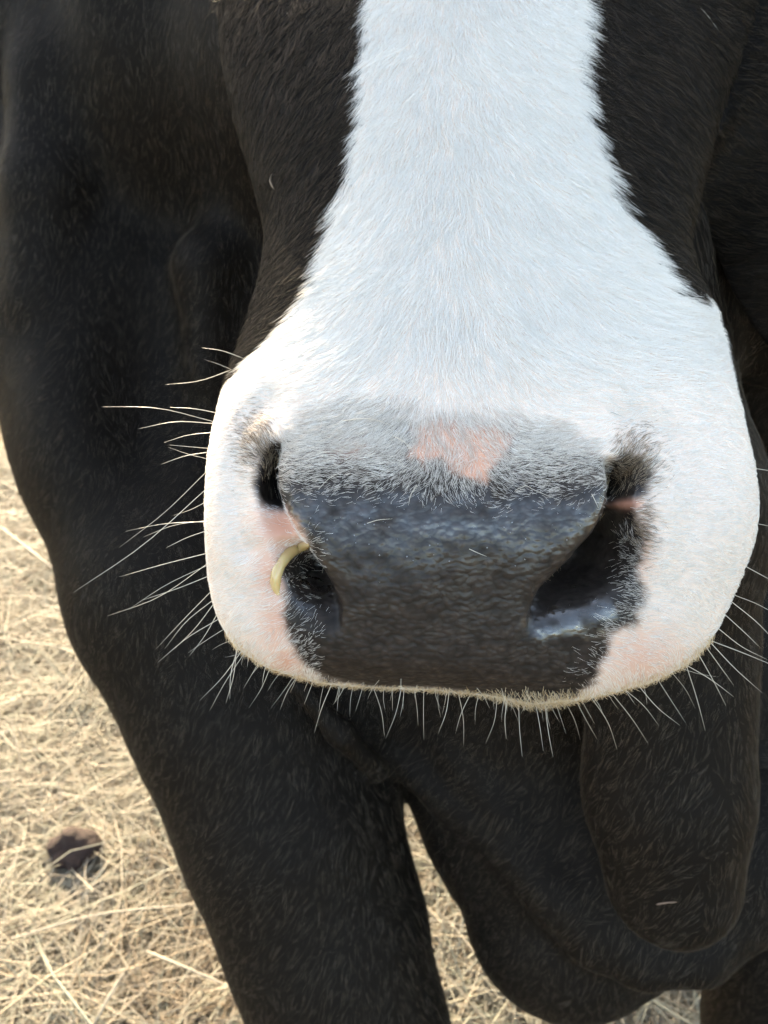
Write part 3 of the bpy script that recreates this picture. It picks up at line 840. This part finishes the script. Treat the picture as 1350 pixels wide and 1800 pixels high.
LONG = [(428, 630, 353, 611), (412, 652, 360, 632), (412, 648, 291, 676), (372, 738, 178, 715), (372, 719, 298, 716), (366, 738, 243, 754), (366, 755, 288, 778), (362, 785, 297, 782), (362, 805, 296, 786), (360, 790, 284, 816),
        (364, 828, 210, 962), (364, 858, 128, 1042), (366, 880, 305, 906), (366, 917, 220, 934), (366, 915, 252, 944), (366, 932, 292, 963), (366, 972, 210, 1014), (366, 990, 188, 1083), (368, 992, 225, 1072), (366, 1012, 250, 1055),
        (366, 1040, 275, 1140), (368, 1055, 290, 1140), (370, 1060, 305, 1142), (372, 1090, 278, 1164), (368, 1080, 333, 1153), (376, 1110, 330, 1148), (400, 1128, 373, 1142), (402, 1140, 397, 1236), (412, 1148, 350, 1232), (420, 1150, 368, 1250),
        (408, 1140, 404, 1230), (442, 1170, 428, 1210), (462, 1180, 437, 1245), (478, 1190, 470, 1215), (500, 1198, 476, 1245), (505, 1200, 492, 1248), (540, 1205, 534, 1240),
        (1320, 822, 1372, 830), (1318, 918, 1375, 930), (1304, 992, 1375, 1030), (1290, 1045, 1372, 1085), (1286, 1056, 1372, 1138), (1280, 1080, 1338, 1140), (1272, 1105, 1350, 1160), (1262, 1130, 1340, 1218), (1265, 1130, 1372, 1175),
        (1262, 1140, 1290, 1205), (1250, 1155, 1276, 1240), (1240, 1180, 1240, 1285), (1235, 1180, 1290, 1225), (1220, 1185, 1262, 1190), (1200, 1190, 1222, 1245), (1170, 1200, 1205, 1270), (1140, 1215, 1195, 1275), (1110, 1220, 1158, 1275),
        (1085, 1225, 1140, 1308), (1050, 1235, 1085, 1318), (1020, 1238, 1050, 1300), (1000, 1240, 1020, 1300), (985, 1245, 995, 1290), (962, 1240, 972, 1330), (945, 1240, 955, 1320), (915, 1238, 918, 1330), (893, 1230, 890, 1300), (875, 1225, 853, 1308),
        (842, 1220, 835, 1272), (828, 1218, 800, 1290), (805, 1215, 815, 1310), (790, 1212, 770, 1290), (770, 1212, 775, 1262), (745, 1210, 745, 1300), (728, 1210, 735, 1275), (706, 1205, 678, 1298), (690, 1205, 690, 1250), (655, 1205, 676, 1296),
        (640, 1200, 625, 1250), (622, 1200, 615, 1262), (600, 1198, 592, 1255), (585, 1198, 552, 1290), (570, 1200, 560, 1255)]
for _ in range(34):
    x_ = random.uniform(400, 1250); y_ = float(np.interp(x_, bx, bz)) - random.uniform(2, 22)
    l_ = random.uniform(14, 46); a_ = (x_ - 850) / 520 + random.gauss(0, .35)
    LONG.append((x_, y_, x_ + l_ * math.sin(a_), y_ + 8 + l_ * math.cos(a_)))
for (x0, y0, x1, y1) in LONG:
    r = None
    # root: the nearest spot of the muzzle towards the nose from the given start
    for s in np.linspace(0, 60, 25):
        dx, dy = 790 - x0, 1000 - y0
        l = math.hypot(dx, dy)
        r = surface_at(x0 + dx / l * s, y0 + dy / l * s)
        if r is not None and depth_of(r) < 0.435: break
        r = None
    if r is None: continue
    d0 = depth_of(r)
    ln = math.hypot(x1 - x0, y1 - y0)
    rel = random.uniform(-0.25, 0.35)
    tip = wp(x1, y1, d0 + rel * ln * d0 / FOC)
    side = np.cross(tip - r, EF); side /= np.linalg.norm(side)
    mid = (r + tip) / 2 + side * random.uniform(-0.06, 0.06) * np.linalg.norm(tip - r) - EF * 0.03 * np.linalg.norm(tip - r)
    path = spline([r, mid, tip], 8)
    thick = random.uniform(.00010, .00016) if ln > 70 else random.uniform(.00007, .00011)
    V, Fq = tube(path, thick * np.array([1.1, 1.05, 1, .95, .85, .7, .5, .2]), 4)
    obj('whisker', new_mesh('whisker', V, Fq), M_WHISK, cow)

# ------------------------------------------------------------------ amber mucus on the rim of the left nostril
m, nt, b, N, L = material('mucus')
b.inputs['Base Color'].default_value = (0.76, 0.57, 0.28, 1); b.inputs['Roughness'].default_value = 0.12; b.inputs['Transmission Weight'].default_value = 0.3
b.inputs['Subsurface Weight'].default_value = 0.5
b.inputs['Subsurface Radius'].default_value = (0.004, 0.002, 0.0008)
b.inputs['Coat Weight'].default_value = 0.6
mp_ = spline([(548, 956), (528, 961), (508, 972), (493, 990), (485, 1012), (484, 1032), (490, 1046)], 18)
path = []
for (x, y) in mp_:
    s = surface_at(x, y)
    path.append(s + EF * 0.0002)
path = np.array(path)
for _ in range(3): path[1:-1] = (path[:-2] + 2 * path[1:-1] + path[2:]) / 4
rad = 0.0027 * np.interp(np.linspace(0, 1, 18), [0, .1, .4, .8, 1], [.5, .9, 1.0, .85, .3]) * (1 + 0.035 * rng.standard_normal(18))
V, Fq = tube(path, rad, 10)
obj('mucus', new_mesh('mucus', V, Fq), m, cow, label='amber crescent of mucus on the rim of the nostril')

# ------------------------------------------------------------------ straw on the ground
def mat_straw():
    m, nt, b, N, L = material('straw')
    at = N.new('ShaderNodeAttribute'); at.attribute_name = 'tone'
    rp = N.new('ShaderNodeValToRGB')
    e = rp.color_ramp.elements
    e[0].position = 0; e[0].color = (0.10, 0.065, 0.03, 1)
    e[1].position = 1; e[1].color = (0.56, 0.50, 0.40, 1)
    for p_, c_ in ((.12, (.22, .16, .10)), (.32, (.35, .295, .225)), (.48, (.39, .345, .27)), (.62, (.34, .35, .275)), (.8, (.46, .41, .33))):
        k = e.new(p_); k.color = (*c_, 1)
    L.new(at.outputs['Fac'], rp.inputs['Fac'])
    L.new(rp.outputs['Color'], b.inputs['Base Color'])
    b.inputs['Roughness'].default_value = 0.5
    tr = N.new('ShaderNodeBsdfTranslucent'); L.new(rp.outputs['Color'], tr.inputs['Color'])
    mx = N.new('ShaderNodeMixShader'); mx.inputs[0].default_value = 0.25
    L.new(b.outputs[0], mx.inputs[1]); L.new(tr.outputs[0], mx.inputs[2])
    L.new(mx.outputs[0], N['Material Output'].inputs['Surface'])
    return m
M_STRAW = mat_straw()

def straw_mass(n, cx, cy, sx, sy, lo, hi, zmax, thick=1.0):
    c = np.stack([rng.uniform(cx - sx, cx + sx, n), rng.uniform(cy - sy, cy + sy, n), np.zeros(n)], 1)
    hgt = rng.beta(1.6, 2.2, n) * zmax
    hump = 1 + 0.5 * vnoise(c, 3.0, 61)
    c[:, 2] = 0.006 + (hgt * hump if thick == 1.0 else (0.035 + 0.4 * hgt) * hump)
    yaw = rng.uniform(0, 2 * math.pi, n) + 0.8 * vnoise(c, 4.0, 62)
    pit = rng.normal(0, 0.16, n)
    ln = rng.uniform(lo, hi, n) * rng.uniform(.6, 1.2, n)
    d = np.stack([np.cos(yaw) * np.cos(pit), np.sin(yaw) * np.cos(pit), np.sin(pit)], 1)
    s = np.stack([-np.sin(yaw), np.cos(yaw), np.zeros(n)], 1)
    u = np.cross(d, s)
    K = 5
    t = np.linspace(-1, 1, K)
    bend = rng.normal(0, 0.16, n); sag = rng.normal(0.03, 0.06, n)
    ctr = c[:, None] + d[:, None] * (t[None, :, None] * ln[:, None, None] / 2) + s[:, None] * ((bend * ln)[:, None, None] * (t ** 2)[None, :, None]) - u[:, None] * 0
    ctr[:, :, 2] -= (sag * ln)[:, None] * (t ** 2)[None]
    ctr[:, :, 2] = np.maximum(ctr[:, :, 2], 0.003)
    r = rng.uniform(0.0006, 0.0017, n) * thick
    r[rng.random(n) < 0.06] *= 1.7
    tap = np.array([.7, 1, 1, .9, .5])
    V = np.empty((n, K, 3, 3))
    for k in range(3):
        a = k * 2 * math.pi / 3
        V[:, :, k] = ctr + (s[:, None] * math.cos(a) + np.array([0, 0, 1.0]) * math.sin(a) * 0.6) * (r[:, None] * tap[None])[:, :, None]
    base = (np.arange(n) * K * 3)[:, None]
    pat = np.array([(i * 3 + j, i * 3 + (j + 1) % 3, (i + 1) * 3 + (j + 1) % 3, (i + 1) * 3 + j) for i in range(K - 1) for j in range(3)])
    Fq = (base[:, :, None] + pat[None]).reshape(-1, 4)
    tone = np.clip(rng.beta(2.4, 1.5, n) * 0.78 + 0.25 * hgt / zmax + 0.30 * vnoise(c, 3.2, 63) - 0.05, 0, 1)
    keep = (vnoise(c, 4.5, 64) > -0.42) | (rng.random(n) < 0.35)
    kf = np.repeat(keep, len(pat))
    return V.reshape(-1, 3), Fq[kf], np.repeat(tone, K * 3)

parts = [straw_mass(32000, -0.55, 1.7, 1.55, 1.25, 0.10, 0.34, 0.05), straw_mass(12000, -0.2, 1.0, 0.75, 0.75, 0.10, 0.34, 0.05), straw_mass(14000, 0.0, 2.2, 4.0, 3.2, 0.12, 0.36, 0.05),
         straw_mass(3200, -0.45, 1.6, 1.4, 1.2, 0.25, 0.60, 0.085, 0.95)]
V, Fs, T_, o = [], [], [], 0
for v_, f_, t_ in parts:
    V.append(v_); Fs.append(f_ + o); T_.append(t_); o += len(v_)
me = new_mesh('straw', np.vstack(V), np.vstack(Fs))
a = me.attributes.new('tone', 'FLOAT', 'POINT'); a.data.foreach_set('value', np.concatenate(T_).astype(np.float32))
obj('straw', me, M_STRAW, kind='stuff', label='loose tangle of dry straw covering the ground', cat='straw')

# ------------------------------------------------------------------ single things on the ground and on the coat
def ground_at(x, y, z=0.0):
    """where the sight line through a spot of the picture meets height z"""
    d = to_world(px(x, y, 1.0)[None])[0] - CAM
    return CAM + d * ((z - CAM[2]) / d[2])

def stalk(name, pts, r, tone, label):
    path = spline(pts, 12)
    V, Fq = tube(path, r * np.interp(np.linspace(0, 1, 12), [0, .1, .8, 1], [.8, 1, .9, .35]), 6)
    me = new_mesh(name, V, Fq)
    a = me.attributes.new('tone', 'FLOAT', 'POINT'); a.data.foreach_set('value', np.full(len(V), tone, np.float32))
    return obj(name, me, M_STRAW, label=label, cat='straw', group='long stalks lying on top of the straw')

stalk('straw_stalk', [ground_at(158, 1815, .04), ground_at(185, 1765, .075), ground_at(218, 1708, .11)], .0024, .95, 'bright yellow stalk sticking up in the bottom left corner')
stalk('straw_stalk', [ground_at(20, 1650, .07), ground_at(170, 1608, .08), ground_at(350, 1588, .07)], .0018, .80, 'long pale stalk lying level below the dark clump')
stalk('straw_stalk', [ground_at(258, 1672, .08), ground_at(330, 1702, .085), ground_at(412, 1738, .07)], .0018, .92, 'thin yellow stalk slanting down to the leg at the lower left')
stalk('straw_stalk', [ground_at(0, 925, .06), ground_at(50, 965, .065), ground_at(96, 1000, .06)], .0032, .8, 'thick pale stalk by the outer edge of the upper leg')

m, nt, b, N, L = material('dark_clump')
nz = N.new('ShaderNodeTexNoise'); nz.inputs['Scale'].default_value = 60; nz.inputs['Detail'].default_value = 6
rp = N.new('ShaderNodeValToRGB'); rp.color_ramp.elements[0].position = .35; rp.color_ramp.elements[0].color = (.012, .007, .006, 1); rp.color_ramp.elements[1].position = .75; rp.color_ramp.elements[1].color = (.06, .024, .018, 1)
L.new(nz.outputs['Fac'], rp.inputs['Fac']); L.new(rp.outputs['Color'], b.inputs['Base Color'])
bp = N.new('ShaderNodeBump'); bp.inputs['Distance'].default_value = .004; L.new(nz.outputs['Fac'], bp.inputs['Height']); L.new(bp.outputs['Normal'], b.inputs['Normal'])
b.inputs['Roughness'].default_value = .8
g0 = ground_at(130, 1490, .058)
hc_ = .006
lx = np.arange(-.09, .09, hc_)
A_, B_, C_ = np.meshgrid(lx, lx, lx, indexing='ij')
fld = np.full(A_.shape, 9.0)
for (dx, dy, dz, r) in ((-.035, .0, .0, .026), (-.005, .015, .012, .030), (.028, .0, -.002, .034), (.012, -.03, -.012, .026), (-.02, -.025, -.01, .022)):
    fld = smin(fld, np.sqrt((A_ - dx) ** 2 + (B_ - dy) ** 2 + (C_ - dz) ** 2) - r, .010)
V, Fq = surface_net(fld, np.array([-.09] * 3), hc_)
V = V + (0.007 * vnoise(V, 45, 71) + 0.004 * vnoise(V, 110, 72))[:, None] * V / np.maximum(np.linalg.norm(V, axis=1, keepdims=True), 1e-6)
o = obj('dung_clump', new_mesh('dung_clump', V, Fq), m, label='dark brown lumpy clump half buried in straw at the lower left', cat='clump')
o.location = g0
o.scale = (.86, .86, .86)

# bits caught in the coat
bvh_b = BVHTree.FromPolygons([Vector(p) for p in bv], bq.tolist())
def coat_at(x, y, out=.002):
    d = Vector(to_world(px(x, y, 1.0)[None])[0] - CAM).normalized()
    best = None
    for t_ in (bvh, bvh_b):
        h_ = t_.ray_cast(Vector(CAM), d)
        if h_[0] is not None and (best is None or h_[3] < best[3]): best = h_
    return np.array(best[0]) - np.array(d) * out
def fleck(name, pts, r, col, label):
    m, nt, b, N, L = material(name)
    b.inputs['Base Color'].default_value = (*col, 1); b.inputs['Roughness'].default_value = .6
    V, Fq = tube(spline([coat_at(x, y, .004) for x, y in pts], 8), r * np.array([.5, 1, .9, 1, .8, .9, .7, .3]), 6)
    return obj(name, new_mesh(name, V, Fq), m, label=label, cat='straw bit')
fleck('chaff', [(1154, 1590), (1172, 1587), (1190, 1586)], .0005, (.26, .18, .14), 'small pinkish bit of chaff stuck on the hanging dewlap')
fleck('twig', [(478, 306), (475, 318), (481, 332)], .0007, (.07, .05, .032), 'tiny brown twig caught in the hair beside the face')

# a few long loose hairs on the nose, each one its own part
for pts in ([(733, 852), (722, 870), (718, 888)], [(905, 862), (925, 854), (940, 862), (985, 880)], [(1040, 868), (1046, 880), (1052, 893)], [(600, 740), (650, 736), (700, 752)], [(690, 765), (712, 778), (728, 796)],
            [(645, 920), (665, 914), (690, 912)], [(825, 965), (840, 972), (855, 978)], [(560, 860), (580, 840), (610, 825)], [(1232, 14), (1246, 30), (1262, 52)]):
    path = spline([coat_at(x, y, .0012) for x, y in pts], 8)
    V, Fq = tube(path, .00013 * np.array([1, 1, 1, .95, .85, .7, .5, .2]), 4)
    obj('stray_hair', new_mesh('stray_hair', V, Fq), M_WHISK, cow)

# pale grey beads on the wet nose pad, added to stand for glints
m, nt, b, N, L = material('moisture_glints')
b.inputs['Base Color'].default_value = (.22, .23, .25, 1); b.inputs['Roughness'].default_value = .08
V, Fq, o_ = [], [], 0
th = np.arange(8) * math.pi / 4
for _ in range(60):
    x_, y_ = random.uniform(510, 1060), random.gauss(925, 45)
    if y_ < 850 or y_ > 1180: continue
    if float(poly_sdf(np.array([[x_, y_]]), PAD)[0]) > -8: continue
    c_ = coat_at(x_, y_, .0)
    r_ = random.uniform(.00012, .00036)
    for k_ in range(4):
        ph = k_ / 3 * 1.45
        for t_ in th:
            V.append(c_ + (EX * math.cos(t_) * math.cos(ph) + EU * math.sin(t_) * math.cos(ph) - EF * math.sin(ph)) * r_)
    for k_ in range(3):
        for j_ in range(8):
            Fq.append((o_ + k_ * 8 + j_, o_ + k_ * 8 + (j_ + 1) % 8, o_ + (k_ + 1) * 8 + (j_ + 1) % 8, o_ + (k_ + 1) * 8 + j_))
    o_ += 32
obj('moisture_glints', new_mesh('moisture_glints', np.array(V), np.array(Fq)), m, cow, kind='stuff', label='tiny pale beads standing for glints on the wet nose pad')
